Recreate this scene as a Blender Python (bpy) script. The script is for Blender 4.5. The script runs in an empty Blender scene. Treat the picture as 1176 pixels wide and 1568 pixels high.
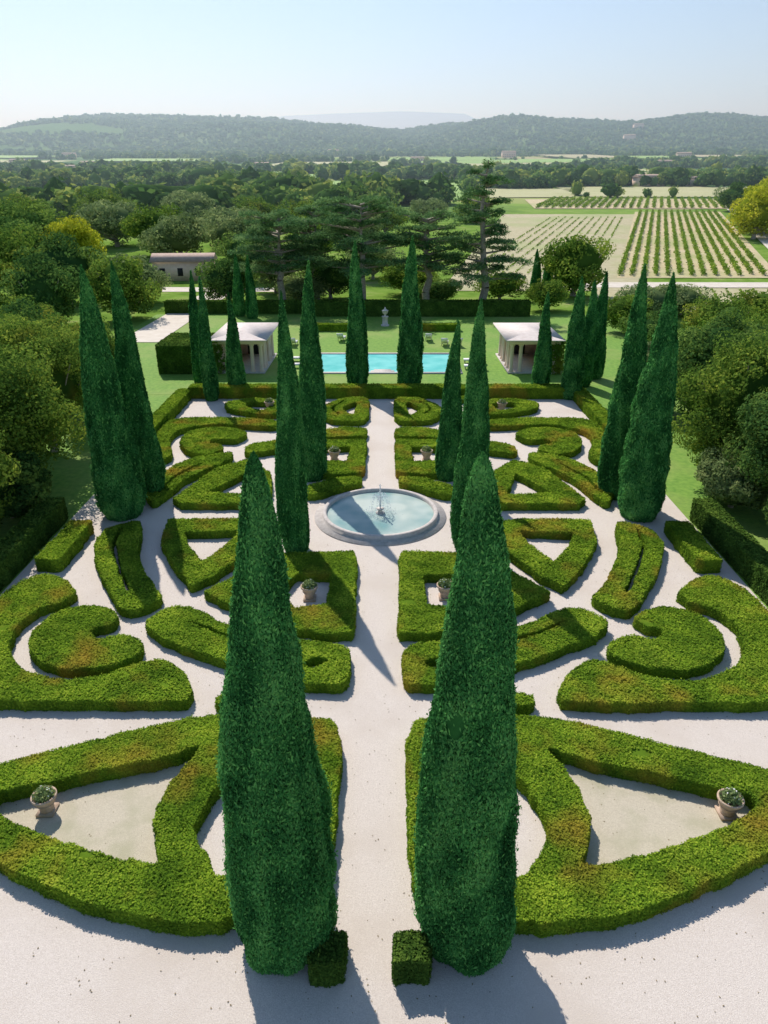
import bpy, math, random
import numpy as np
from mathutils import Vector
rng = np.random.default_rng(7)
random.seed(7)
SC = bpy.context.scene
COL = SC.collection

# ------------------------------------------------------------------ helpers
def norm(a):
    return a / np.maximum(np.linalg.norm(a, axis=-1, keepdims=True), 1e-9)

class SineNoise:
    def __init__(s, seed, freq, n=10):
        r = np.random.default_rng(seed)
        s.k = norm(r.normal(size=(n, 3))) * freq * r.uniform(.6, 1.6, (n, 1))
        s.p = r.uniform(0, 6.28, n)
    def __call__(s, P):
        P = np.asarray(P, dtype=float)
        return np.sin(P @ s.k.T + s.p).sum(-1) / math.sqrt(len(s.p)) * .8

def make_mesh(name, parts, mats, smooth=False):
    Vs, tints, loops, starts, totals, mi = [], [], [], [], [], []
    off = 0; ls = 0
    for V, F, m, t in parts:
        V = np.asarray(V, dtype=np.float32); F = np.asarray(F, dtype=np.int32)
        if len(F) == 0: continue
        Vs.append(V)
        tints.append(np.full(len(V), t, dtype=np.float32) if np.isscalar(t) else np.asarray(t, dtype=np.float32))
        loops.append((F + off).ravel())
        k = F.shape[1]
        starts.append(ls + np.arange(len(F)) * k); totals.append(np.full(len(F), k))
        mi.append(np.full(len(F), m)); ls += F.size; off += len(V)
    V = np.concatenate(Vs); L = np.concatenate(loops).astype(np.int32)
    S = np.concatenate(starts).astype(np.int32); T = np.concatenate(totals).astype(np.int32)
    me = bpy.data.meshes.new(name)
    me.vertices.add(len(V)); me.vertices.foreach_set("co", V.ravel())
    me.loops.add(len(L)); me.loops.foreach_set("vertex_index", L)
    me.polygons.add(len(S)); me.polygons.foreach_set("loop_start", S)
    try: me.polygons.foreach_set("loop_total", T)
    except Exception: pass
    me.polygons.foreach_set("material_index", np.concatenate(mi).astype(np.int32))
    if smooth: me.polygons.foreach_set("use_smooth", np.ones(len(S), dtype=bool))
    a = me.attributes.new("tint", 'FLOAT', 'POINT'); a.data.foreach_set("value", np.concatenate(tints))
    me.update(calc_edges=True); me.validate()
    for m in mats: me.materials.append(m)
    return me

def obj(name, me, loc=(0, 0, 0), rot=(0, 0, 0), sc=(1, 1, 1), parent=None):
    o = bpy.data.objects.new(name, me); COL.objects.link(o)
    o.location = loc; o.rotation_euler = rot; o.scale = sc
    if parent: o.parent = parent
    return o

def leaves(C, N, size, spread=.6, aspect=.55, axis=None):
    n = len(C)
    nn = norm(N + spread * rng.normal(size=(n, 3)))
    if axis is None: a = rng.normal(size=(n, 3))
    else: a = np.tile(np.array(axis, float), (n, 1)) + .5 * rng.normal(size=(n, 3))
    b = norm(np.cross(nn, a)); t = norm(np.cross(b, nn))
    s = (np.ones(n) * size)[:, None] * rng.uniform(.65, 1.35, (n, 1))
    V = np.stack([C + t * s, C + b * s * aspect, C - t * s, C - b * s * aspect], 1).reshape(-1, 3)
    return V, np.arange(4 * n).reshape(n, 4)

def lathe(prof, seg=32, wob=None):
    prof = np.array(prof, float); m = len(prof)
    th = np.linspace(0, 2 * math.pi, seg, endpoint=False)
    V = np.stack([prof[:, 0][:, None] * np.cos(th), prof[:, 0][:, None] * np.sin(th),
                  np.repeat(prof[:, 1][:, None], seg, 1)], -1).reshape(-1, 3)
    F = []
    for i in range(m - 1):
        for j in range(seg):
            k = (j + 1) % seg
            F.append((i * seg + j, i * seg + k, (i + 1) * seg + k, (i + 1) * seg + j))
    return V, np.array(F)

def tube(p0, p1, r0, r1, seg=7):
    p0 = np.array(p0, float); p1 = np.array(p1, float); d = norm((p1 - p0)[None])[0]
    a = np.array([0, 0, 1.]) if abs(d[2]) < .9 else np.array([1., 0, 0])
    u = norm(np.cross(d, a)[None])[0]; v = np.cross(d, u)
    th = np.linspace(0, 2 * math.pi, seg, endpoint=False)
    ring = np.cos(th)[:, None] * u + np.sin(th)[:, None] * v
    V = np.concatenate([p0 + ring * r0, p1 + ring * r1])
    F = [(j, (j + 1) % seg, seg + (j + 1) % seg, seg + j) for j in range(seg)]
    return V, np.array(F)

def box(x0, x1, y0, y1, z0, z1):
    V = np.array([(x, y, z) for z in (z0, z1) for y in (y0, y1) for x in (x0, x1)], float)
    F = np.array([(0, 2, 3, 1), (4, 5, 7, 6), (0, 1, 5, 4), (2, 6, 7, 3), (0, 4, 6, 2), (1, 3, 7, 5)])
    return V, F

def blob(R, Rz, cz, seg=14, rings=9, amp=.15, seed=0):
    nz = SineNoise(seed, 2.2 / max(R, .1) * 1.5)
    ph = np.linspace(0.05, math.pi - .05, rings); th = np.linspace(0, 2 * math.pi, seg, endpoint=False)
    D = np.stack([np.sin(ph)[:, None] * np.cos(th), np.sin(ph)[:, None] * np.sin(th), np.repeat(np.cos(ph)[:, None], seg, 1)], -1).reshape(-1, 3)
    P = D * np.array([R, R, Rz]); P = P * (1 + amp * nz(P))[:, None]; P[:, 2] += cz
    F = [(i * seg + j, (i + 1) * seg + j, (i + 1) * seg + (j + 1) % seg, i * seg + (j + 1) % seg) for i in range(rings - 1) for j in range(seg)]
    return P, np.array(F)

# ------------------------------------------------------------------ materials
def nodes(name):
    m = bpy.data.materials.new(name); m.use_nodes = True
    nt = m.node_tree; nt.nodes.clear()
    return m, nt, nt.nodes, nt.links

def ramp(N, stops, interp='LINEAR'):
    r = N.new("ShaderNodeValToRGB"); r.color_ramp.interpolation = interp
    e = r.color_ramp.elements
    e[0].position, e[0].color = stops[0][0], (*stops[0][1], 1)
    e[1].position, e[1].color = stops[-1][0], (*stops[-1][1], 1)
    for p, c in stops[1:-1]:
        q = e.new(p); q.color = (*c, 1)
    return r

def noise(N, L, src, scale, detail=4, rough=.55):
    n = N.new("ShaderNodeTexNoise"); n.inputs["Scale"].default_value = scale
    n.inputs["Detail"].default_value = detail; n.inputs["Roughness"].default_value = rough
    L.new(src, n.inputs["Vector"]); return n

def mixc(N, L, fac, a, b, mode='MIX'):
    x = N.new("ShaderNodeMix"); x.data_type = 'RGBA'; x.blend_type = mode
    for i, v in ((0, fac), (6, a), (7, b)):
        if hasattr(v, "links"): L.new(v, x.inputs[i])
        elif isinstance(v, (int, float)): x.inputs[i].default_value = v
        else: x.inputs[i].default_value = (*v, 1)
    return x.outputs[2]

def haze_tint(N, L, pos, c):
    """aerial haze painted into the colour: blue-green grows with distance"""
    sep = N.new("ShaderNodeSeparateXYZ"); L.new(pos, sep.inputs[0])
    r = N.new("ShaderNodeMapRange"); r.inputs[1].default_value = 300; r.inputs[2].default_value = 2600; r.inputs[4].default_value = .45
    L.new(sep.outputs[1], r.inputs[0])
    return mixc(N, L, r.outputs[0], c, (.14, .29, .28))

def leaf_mat(name, dark, mid, light, patch=None, pscale=.4, plo=.56, phi=.68, transl=.3, rough=.6, far=False):
    m, nt, N, L = nodes(name)
    at = N.new("ShaderNodeAttribute"); at.attribute_name = "tint"
    g = N.new("ShaderNodeNewGeometry")
    r = ramp(N, [(0, dark), (.5, mid), (1, light)]); L.new(at.outputs["Fac"], r.inputs[0])
    c = r.outputs[0]
    n1 = noise(N, L, g.outputs["Position"], pscale * 2.3, 2)
    rr = ramp(N, [(.3, (.66, .72, .70)), (.7, (1.28, 1.20, 1.1))]); L.new(n1.outputs[0], rr.inputs[0])
    c = mixc(N, L, 1.0, c, rr.outputs[0], 'MULTIPLY')
    if patch:
        n2 = noise(N, L, g.outputs["Position"], pscale, 3)
        r2 = ramp(N, [(plo, (0, 0, 0)), (phi, (.75, .75, .75))]); L.new(n2.outputs[0], r2.inputs[0])
        c = mixc(N, L, r2.outputs[0], c, patch)
    if far: c = haze_tint(N, L, g.outputs["Position"], c)  # painted haze on top of the leaf colour
    p = N.new("ShaderNodeBsdfDiffuse"); L.new(c, p.inputs[0])
    o = N.new("ShaderNodeOutputMaterial")
    t = N.new("ShaderNodeBsdfTranslucent"); L.new(c, t.inputs[0])
    mx = N.new("ShaderNodeMixShader"); mx.inputs[0].default_value = transl
    L.new(p.outputs[0], mx.inputs[1]); L.new(t.outputs[0], mx.inputs[2]); L.new(mx.outputs[0], o.inputs[0])
    return m

def surf_mat(name, c1, c2, scale=1.0, rough=.85, bump=0.0, bscale=40, c3=None, s3=.1, spec=.3, detail=4):
    m, nt, N, L = nodes(name)
    g = N.new("ShaderNodeNewGeometry")
    n = noise(N, L, g.outputs["Position"], scale, detail, .6)
    r = ramp(N, [(.32, c1), (.68, c2)]); L.new(n.outputs[0], r.inputs[0]); c = r.outputs[0]
    if c3:
        n3 = noise(N, L, g.outputs["Position"], s3, 4)
        r3 = ramp(N, [(.48, (0, 0, 0)), (.66, (.8, .8, .8))]); L.new(n3.outputs[0], r3.inputs[0])
        c = mixc(N, L, r3.outputs[0], c, c3)
    p = N.new("ShaderNodeBsdfPrincipled"); p.inputs["Roughness"].default_value = rough
    p.inputs["Specular IOR Level"].default_value = spec
    L.new(c, p.inputs["Base Color"])
    if bump > 0:
        nb = noise(N, L, g.outputs["Position"], bscale, 3)
        b = N.new("ShaderNodeBump"); b.inputs["Strength"].default_value = bump; b.inputs["Distance"].default_value = .03
        L.new(nb.outputs[0], b.inputs["Height"]); L.new(b.outputs[0], p.inputs["Normal"])
    o = N.new("ShaderNodeOutputMaterial"); L.new(p.outputs[0], o.inputs[0])
    return m

M_BOX = leaf_mat("box_leaves", (.09, .185, .02), (.225, .365, .030), (.40, .51, .055), patch=(.50, .29, .05), pscale=.4, plo=.54, phi=.74)
M_YEW = leaf_mat("dark_hedge_leaves", (.045, .10, .02), (.095, .18, .032), (.18, .28, .05), transl=.25)
M_CYP = leaf_mat("cypress_foliage", (.022, .10, .028), (.062, .25, .065), (.17, .43, .12), pscale=.5, transl=.22)
M_TREE = [leaf_mat("foliage_green", (.07, .145, .027), (.17, .29, .048), (.36, .45, .07), patch=(.42, .36, .06), pscale=.2, plo=.58, phi=.75, transl=.38),
          leaf_mat("foliage_dark", (.045, .115, .033), (.115, .225, .055), (.24, .36, .08), pscale=.2, transl=.38),
          leaf_mat("foliage_grey_green", (.13, .20, .08), (.25, .34, .14), (.40, .47, .20), pscale=.2, transl=.38),
          leaf_mat("foliage_yellow", (.24, .30, .02), (.48, .52, .04), (.64, .62, .07), pscale=.2, transl=.38)]
M_CEDAR = leaf_mat("cedar_needles", (.06, .145, .06), (.14, .27, .105), (.26, .40, .16), pscale=.3, transl=.35)
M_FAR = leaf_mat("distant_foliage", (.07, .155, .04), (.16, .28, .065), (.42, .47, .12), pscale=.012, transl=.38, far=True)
M_VINE = leaf_mat("vine_leaves", (.11, .22, .035), (.22, .36, .055), (.36, .45, .08), pscale=.1)
M_BARK = surf_mat("bark", (.24, .20, .16), (.44, .38, .31), 6, bump=.4, bscale=20)
M_GRAVEL = surf_mat("pale_gravel", (.60, .525, .455), (.80, .715, .635), 38, bump=.6, bscale=70, c3=(.64, .555, .475), s3=.35)
M_SAND = surf_mat("sandy_gravel", (.52, .455, .34), (.66, .59, .455), 30, bump=.6, bscale=60, c3=(.45, .42, .28), s3=.8)
M_LAWN = surf_mat("lawn_grass", (.12, .27, .035), (.23, .39, .06), 3, bump=.4, bscale=60, c3=(.28, .36, .09), s3=.15)
M_STONE = surf_mat("limestone", (.52, .46, .42), (.68, .62, .57), 5, bump=.2, bscale=30)
M_TERRA = surf_mat("terracotta", (.47, .33, .23), (.60, .45, .34), 8, bump=.2)
M_STUCCO = surf_mat("pink_stucco", (.74, .55, .44), (.82, .64, .53), 2, bump=.15)
M_ROOF = surf_mat("pale_roof", (.68, .58, .52), (.80, .71, .65), 3, bump=.3, bscale=12)
M_TILE = surf_mat("roof_tiles", (.50, .35, .27), (.62, .46, .36), 1.5)
M_DARK = surf_mat("dark_opening", (.02, .02, .022), (.04, .04, .042), 2)
M_WHITE = surf_mat("white_fabric", (.75, .75, .73), (.82, .82, .80), 4)
M_TAN = surf_mat("dry_field", (.43, .38, .21), (.54, .48, .30), .8, c3=(.35, .40, .15), s3=.05)
M_SOIL = surf_mat("vineyard_soil", (.54, .43, .24), (.66, .55, .34), .6, c3=(.40, .42, .17), s3=.04)
M_GREENF = surf_mat("green_field", (.21, .38, .08), (.33, .49, .12), .05)
M_YELF = surf_mat("stubble_field", (.43, .43, .20), (.52, .50, .27), .05)
M_ROAD = surf_mat("dirt_road", (.66, .58, .47), (.76, .68, .58), .7)

def water_mat(name, c1, c2, rough, bs, bst, scale=.5, spec=.5):
    m, nt, N, L = nodes(name)
    g = N.new("ShaderNodeNewGeometry")
    n = noise(N, L, g.outputs["Position"], scale, 2)
    r = ramp(N, [(.35, c1), (.65, c2)]); L.new(n.outputs[0], r.inputs[0])
    p = N.new("ShaderNodeBsdfPrincipled"); p.inputs["Roughness"].default_value = rough
    p.inputs["IOR"].default_value = 1.33; p.inputs["Specular IOR Level"].default_value = spec
    L.new(r.outputs[0], p.inputs["Base Color"])
    nb = noise(N, L, g.outputs["Position"], bs, 3)
    b = N.new("ShaderNodeBump"); b.inputs["Strength"].default_value = bst; b.inputs["Distance"].default_value = .03
    L.new(nb.outputs[0], b.inputs["Height"]); L.new(b.outputs[0], p.inputs["Normal"])
    o = N.new("ShaderNodeOutputMaterial"); L.new(p.outputs[0], o.inputs[0])
    return m
M_WATER = water_mat("fountain_water", (.20, .36, .35), (.56, .62, .55), .06, 5, .35, .45, .35)
M_POOL = water_mat("pool_water", (.16, .64, .60), (.28, .78, .73), .15, 4, .15, .5, .12)
m, nt, N, L = nodes("water_spray")
d = N.new("ShaderNodeBsdfDiffuse"); d.inputs[0].default_value = (.85, .88, .9, 1)
t = N.new("ShaderNodeBsdfTransparent"); mx = N.new("ShaderNodeMixShader"); mx.inputs[0].default_value = .6
L.new(t.outputs[0], mx.inputs[1]); L.new(d.outputs[0], mx.inputs[2])
o = N.new("ShaderNodeOutputMaterial"); L.new(mx.outputs[0], o.inputs[0]); M_SPRAY = m

# ------------------------------------------------------------------ terrain
CX = np.array([-4000, -2000, -1500, -1200, -1074, -953, -832, -690, -490, -287, -85, 57, 178, 380, 541, 723, 925, 1180, 1700, 2400, 4000])
CZ = np.array([120, 130, 150, 144, 141, 176, 187, 191, 180, 176, 168, 150, 158, 178, 168, 166, 182, 178, 170, 160, 150])
n_a = SineNoise(1, 1 / 120.); n_b = SineNoise(2, 1 / 45.); n_c = SineNoise(3, 1 / 420.)
def ss(t):
    t = np.clip(t, 0, 1); return t * t * (3 - 2 * t)
def T(x, y):
    x = np.asarray(x, float); y = np.asarray(y, float)
    P = np.stack([x, y, 0 * x], -1)
    z = .04 * np.clip(y - 120, 0, 1380)
    s = ss((y - 1450) / 1050) * (1 - ss((y - 2550) / 1500))
    z = z + (np.interp(x, CX, CZ) - 55) * s
    z = z + n_a(P) * 30 * s * (1 - s * .8) + n_a(P * 1.7 + 40) * 6 * s + n_b(P) * 3 * s
    z = z + n_c(P) * 5 * ss((y - 500) / 600)
    return z

m, nt, N, L = nodes("countryside")
g = N.new("ShaderNodeNewGeometry"); sep = N.new("ShaderNodeSeparateXYZ"); L.new(g.outputs["Position"], sep.inputs[0])
vor = N.new("ShaderNodeTexVoronoi"); vor.inputs["Scale"].default_value = .009; L.new(g.outputs["Position"], vor.inputs["Vector"])
sc_ = N.new("ShaderNodeSeparateColor"); L.new(vor.outputs["Color"], sc_.inputs[0])
rf = ramp(N, [(0, (.15, .26, .06)), (.3, (.27, .39, .10)), (.5, (.19, .30, .08)), (.68, (.36, .40, .15)), (.84, (.46, .43, .23)), (1, (.15, .26, .06))], 'CONSTANT')
L.new(sc_.outputs[0], rf.inputs[0])
nf = noise(N, L, g.outputs["Position"], .006, 5)
rfo = ramp(N, [(.48, (0, 0, 0)), (.54, (1, 1, 1))]); L.new(nf.outputs[0], rfo.inputs[0])
nd = noise(N, L, g.outputs["Position"], .12, 5, .7)
rd = ramp(N, [(.3, (.06, .14, .05)), (.7, (.14, .24, .08))]); L.new(nd.outputs[0], rd.inputs[0])
cfar = mixc(N, L, rfo.outputs[0], rf.outputs[0], rd.outputs[0])
mr = N.new("ShaderNodeMapRange"); mr.inputs[1].default_value = 1400; mr.inputs[2].default_value = 1700; L.new(sep.outputs[1], mr.inputs[0])
cfar = mixc(N, L, mr.outputs[0], cfar, mixc(N, L, .85, rf.outputs[0], rd.outputs[0]))
nn_ = noise(N, L, g.outputs["Position"], .25, 6, .65)
rn = ramp(N, [(.3, (.10, .20, .03)), (.55, (.20, .32, .06)), (.75, (.40, .37, .18))]); L.new(nn_.outputs[0], rn.inputs[0])
mr2 = N.new("ShaderNodeMapRange"); mr2.inputs[1].default_value = 220; mr2.inputs[2].default_value = 340; L.new(sep.outputs[1], mr2.inputs[0])
cc = mixc(N, L, mr2.outputs[0], rn.outputs[0], cfar)
p = N.new("ShaderNodeBsdfDiffuse"); L.new(cc, p.inputs[0]); o = N.new("ShaderNodeOutputMaterial"); L.new(p.outputs[0], o.inputs[0])
M_LAND = m

ys = np.concatenate([np.arange(-120, 120, 12), np.geomspace(120, 1400, 50), np.linspace(1430, 4200, 130), np.geomspace(4400, 16000, 12)])
us = np.linspace(-1, 1, 261)
Y = np.repeat(ys[:, None], len(us), 1); X = us[None] * (160 + .85 * np.maximum(ys, 0))[:, None]
Z = T(X, Y); V = np.stack([X, Y, Z], -1).reshape(-1, 3); nu = len(us)
ii, jj = np.meshgrid(np.arange(len(ys) - 1), np.arange(nu - 1), indexing='ij'); a0 = (ii * nu + jj).ravel()
F = np.stack([a0, a0 + 1, a0 + nu + 1, a0 + nu], 1)
obj("ground", make_mesh("ground", [(V, F, 0, .5)], [M_LAND], True))

def ridge(name, xs, zs, y0, depth, mat):
    xx = np.linspace(xs[0], xs[-1], 160); nz = SineNoise(5, 1 / 500.)
    hh = np.interp(xx, xs, zs) + nz(np.stack([xx, 0 * xx, 0 * xx], -1)) * 10
    rows = []
    for k, (dy, f) in enumerate([(-depth, 0), (-depth * .6, .3), (-depth * .25, .72), (0, 1), (depth, 0)]):
        rows.append(np.stack([xx, np.full_like(xx, y0 + dy), hh * f], -1))
    V = np.concatenate(rows); n = len(xx)
    F = np.array([(r * n + j, r * n + j + 1, (r + 1) * n + j + 1, (r + 1) * n + j) for r in range(4) for j in range(n - 1)])
    obj(name, make_mesh(name, [(V, F, 0, .5)], [mat], True))
M_MT = surf_mat("mountain_haze_blue", (.29, .43, .56), (.32, .46, .59), .002)  # blue of the far air put into the mountain's base colour
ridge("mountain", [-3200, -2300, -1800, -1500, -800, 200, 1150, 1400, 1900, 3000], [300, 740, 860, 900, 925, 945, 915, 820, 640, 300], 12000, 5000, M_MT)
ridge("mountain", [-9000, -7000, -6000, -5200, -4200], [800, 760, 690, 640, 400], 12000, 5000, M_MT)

# ------------------------------------------------------------------ flat sheets
def sheet(name, poly, z, mat, holes=()):
    cu = bpy.data.curves.new(name, 'CURVE'); cu.dimensions = '2D'; cu.fill_mode = 'BOTH'
    for pl in [poly] + list(holes):
        s = cu.splines.new('POLY'); s.points.add(len(pl) - 1); s.use_cyclic_u = True
        for i, q in enumerate(pl): s.points[i].co = (q[0], q[1], 0, 1)
    ob = bpy.data.objects.new("tmp", cu); COL.objects.link(ob)
    dg = bpy.context.evaluated_depsgraph_get(); me = bpy.data.meshes.new_from_object(ob.evaluated_get(dg))
    bpy.data.objects.remove(ob)
    me.name = name; me.materials.clear(); me.materials.append(mat)
    o = obj(name, me, (0, 0, z)); return o
def rect(x0, x1, y0, y1): return [(x0, y0), (x1, y0), (x1, y1), (x0, y1)]
FIELDS = []
def drape(name, quad, mat, off=.06, n=14):
    FIELDS.append(quad)
    q = np.array(quad, float); u = np.linspace(0, 1, n); A, B = np.meshgrid(u, u, indexing='ij')
    P = (q[0] * (1 - A[..., None]) * (1 - B[..., None]) + q[1] * A[..., None] * (1 - B[..., None]) + q[2] * A[..., None] * B[..., None] + q[3] * (1 - A[..., None]) * B[..., None])
    V = np.concatenate([P, (T(P[..., 0], P[..., 1]) + off)[..., None]], -1).reshape(-1, 3)
    F = np.array([(i * n + j, (i + 1) * n + j, (i + 1) * n + j + 1, i * n + j + 1) for i in range(n - 1) for j in range(n - 1)])
    return obj(name, make_mesh(name, [(V, F, 0, .5)], [mat]))

sheet("gravel_path", [(-45, -60), (45, -60), (45, 11.5), (16.1, 12.5), (16.1, 57.2), (-16.1, 57.2), (-16.1, 12.5), (-45, 11.5)], .008, M_GRAVEL)
sheet("lawn", rect(-30, 34, 57.2, 96), .006, M_LAWN, [rect(-6.7, 6.9, 64.6, 72.2)])
sheet("lawn", rect(-40, -16.1, 11.6, 57.1), .006, M_LAWN)
sheet("lawn", rect(16.1, 40, 11.6, 57.1), .006, M_LAWN)
drape("gravel_drive", [(-29, 78), (-24.5, 78), (-24, 116), (-28.5, 116)], M_ROAD, .05)
drape("gravel_drive", [(-40, 117), (-15, 117), (-15, 121), (-40, 122)], M_ROAD, .05)

# ------------------------------------------------------------------ hedges
def inside(P, poly):
    x, y = P[:, 0], P[:, 1]; c = np.zeros(len(P), bool); n = len(poly)
    for i in range(n):
        x0, y0 = poly[i]; x1, y1 = poly[(i + 1) % n]
        if y0 == y1: continue
        c ^= ((y0 > y) != (y1 > y)) & (x < (x1 - x0) * (y - y0) / (y1 - y0) + x0)
    return c
def chaikin(pl, it=1, r=.22):
    pl = np.array(pl, float)
    for _ in range(it):
        nx = np.roll(pl, -1, 0); pl = np.stack([pl * (1 - r) + nx * r, pl * r + nx * (1 - r)], 1).reshape(-1, 2)
    return pl
def resample(pl, step=.3, amp=.03):
    out = []; n = len(pl)
    for i in range(n):
        a, b = np.array(pl[i]), np.array(pl[(i + 1) % n]); L_ = np.linalg.norm(b - a); k = max(1, int(L_ / step))
        for q in range(k): out.append(a + (b - a) * q / k)
    out = np.array(out); return out + rng.normal(size=out.shape) * amp
n_h = SineNoise(11, 1.9)
n_h2 = SineNoise(12, 5.0)
n_h3 = SineNoise(13, 3.2)

def hedge(name, outer, holes=(), h=.45, dens=240, ls=.062, mat=None, curved=True):
    mat = mat or M_BOX
    loops = []
    for pl in [outer] + list(holes):
        pl = chaikin(pl, 2 if curved else 1, .18 if curved else .04)
        loops.append(resample(pl))
    cu = bpy.data.curves.new(name, 'CURVE'); cu.dimensions = '2D'; cu.fill_mode = 'BOTH'; cu.extrude = h / 2 - .02
    for pl in loops:
        s = cu.splines.new('POLY'); s.points.add(len(pl) - 1); s.use_cyclic_u = True
        for i, q in enumerate(pl): s.points[i].co = (q[0], q[1], 0, 1)
    ob = bpy.data.objects.new("tmp", cu); COL.objects.link(ob)
    dg = bpy.context.evaluated_depsgraph_get(); me = bpy.data.meshes.new_from_object(ob.evaluated_get(dg)); bpy.data.objects.remove(ob)
    me.calc_loop_triangles()
    BV = np.empty(len(me.vertices) * 3); me.vertices.foreach_get("co", BV); BV = BV.reshape(-1, 3); BV[:, 2] += h / 2 - .02
    BF = np.empty(len(me.loop_triangles) * 3, dtype=np.int32); me.loop_triangles.foreach_get("vertices", BF); BF = BF.reshape(-1, 3)
    bpy.data.meshes.remove(me)
    parts = [(BV, BF, 0, .25)]
    O = loops[0]; mn = O.min(0); mxx = O.max(0)
    n = int((mxx - mn).prod() * dens)
    P = rng.uniform(mn, mxx, (n, 2)); k = inside(P, O)
    for hl in loops[1:]: k &= ~inside(P, hl)
    P = P[k]; P3 = np.column_stack([P, np.full(len(P), h)])
    bare = (n_h3(P3) + .6 * n_h2(P3)) > 1.6           # thin spots in the clipped surface
    P3[bare, 2] -= .12
    w = n_h(P3); P3[:, 2] += w * .020 + rng.uniform(-.02, .024, len(P))
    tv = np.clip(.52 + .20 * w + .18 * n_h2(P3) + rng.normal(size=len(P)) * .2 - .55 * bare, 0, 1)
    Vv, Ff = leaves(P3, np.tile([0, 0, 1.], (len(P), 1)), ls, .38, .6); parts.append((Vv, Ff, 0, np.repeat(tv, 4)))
    ns = len(P3) // 70; si = rng.integers(0, len(P3), ns); PS = P3[si] + np.column_stack([rng.normal(size=(ns, 2)) * .02, rng.uniform(.02, .09, ns)])
    Vv, Ff = leaves(PS, rng.normal(size=(ns, 3)), ls, .3, .5); parts.append((Vv, Ff, 0, .8))
    for li, pl in enumerate(loops):
        A = pl; B = np.roll(pl, -1, 0); d = B - A; Ls = np.linalg.norm(d, axis=1)
        area = ((A[:, 0] * B[:, 1] - B[:, 0] * A[:, 1]).sum()) / 2
        sgn = (1 if area > 0 else -1) * (1 if li == 0 else -1)
        n = int(Ls.sum() * h * dens * 1.1); idx = rng.choice(len(A), n, p=Ls / Ls.sum()); t = rng.random((n, 1))
        q = A[idx] + d[idx] * t; nr = np.stack([d[idx][:, 1], -d[idx][:, 0]], 1) / Ls[idx][:, None] * sgn
        zz = rng.uniform(.02, h, n)
        q = q + nr * (rng.uniform(-.02, .04, n) - .02 * (zz > h - .05))[:, None]
        P3 = np.column_stack([q, zz])
        N3 = np.column_stack([nr, np.full(n, .25)])
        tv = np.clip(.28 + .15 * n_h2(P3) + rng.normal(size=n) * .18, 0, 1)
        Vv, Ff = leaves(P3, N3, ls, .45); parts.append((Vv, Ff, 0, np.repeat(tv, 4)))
    return obj(name, make_mesh(name, parts, [mat]))

KY = 1.008
def both(outer, holes=(), **k):
    for s in (1, -1):
        hedge("clipped_box_hedge", [(s * x * 1.005, y * KY) for x, y in outer], [[(s * x * 1.005, y * KY) for x, y in hl] for hl in holes], **k)
def slit(pts, w=.2):
    p = np.array(pts, float); d = np.gradient(p, axis=0); nr = norm(np.stack([-d[:, 1], d[:, 0]], 1))
    return [tuple(q) for q in np.concatenate([p + nr * w / 2, (p - nr * w / 2)[::-1]])]

FR = dict(dens=520, ls=.042)
both([(.95, 17.5), (2.6, 17.7), (4.7, 17.8), (6.3, 17.5), (7.8, 16.9), (9.5, 16.2), (11.4, 15.5), (12.3, 15.0), (12.4, 14.3), (11.5, 13.5), (10, 12.6), (8.4, 11.9), (7, 11.35), (6, 11.05), (4.7, 10.8), (3.6, 10.75), (2.6, 11.2), (1.6, 11.5), (1.0, 11.3)],
     [[(1.9, 15.9), (4.0, 15.5), (4.45, 14.7), (4.75, 13.5), (4.5, 12.9), (3.7, 11.9), (2.4, 12.0), (1.8, 12.8)],
      [(5.1, 16.5), (5.9, 16.0), (8.0, 15.35), (9.6, 14.8), (10.5, 14.6), (10.6, 14.2), (9.9, 13.7), (8.1, 12.95), (6.4, 12.45), (5.2, 12.25), (5.55, 12.9), (5.9, 13.9), (5.7, 15.1)]],
     h=.5, dens=900, ls=.034)
both([(1.0, 28.9), (.85, 22.4), (1.9, 22.3), (3.0, 22.6), (4.5, 23.3), (7.2, 25.3), (6.5, 26.3), (4.5, 28.7)], [[(2.0, 26.7), (2.0, 24.4), (3.3, 24.1), (4.1, 25.3), (3.5, 26.8)]], curved=False, **FR)
both([(.95, 21.6), (.9, 19.3), (2.7, 19.4), (4.0, 20.0), (5.3, 20.6), (7.9, 21.9), (9.1, 23.0), (8.3, 24.2), (7.2, 24.0), (5.8, 22.9), (3.1, 21.9)],
     [slit([(3.9, 21.6), (5.6, 22.1), (7.2, 23.1)]), [(1.6, 20.6), (2.3, 20.1), (2.6, 20.5), (2.2, 20.9)]], **FR)
both([(5.9, 32.0), (7.2, 32.4), (10.7, 32.3), (10.3, 29.7), (9.1, 27.5), (7.9, 25.8), (7.1, 26.6), (5.8, 29.2)], [[(6.8, 31.0), (9.5, 30.8), (8.9, 29.4), (7.9, 27.9), (7.2, 29.4)]], curved=False, dens=420, ls=.05)
both([(12.0, 32.3), (13.4, 31.3), (13.5, 29.7), (12.5, 27.5), (11.2, 25.3), (10.1, 23.8), (9.3, 24.1), (8.8, 24.9), (9.7, 26.1), (11.0, 28.4), (11.5, 30.4)], [slit([(12.7, 31.3), (12.55, 29.7), (11.6, 27.6), (10.3, 25.2)])], dens=420, ls=.05)
both([(10.6, 24.0), (11.7, 24.3), (12.7, 23.8), (13.1, 22.7), (12.8, 21.4), (11.9, 20.5), (10.8, 20.1), (9.4, 20.3), (8.5, 21.0), (8.6, 21.7), (9.5, 22.3), (10.3, 21.9), (10.8, 22.2), (10.9, 22.7), (10.3, 22.8), (10.1, 23.3)], **FR)
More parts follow.
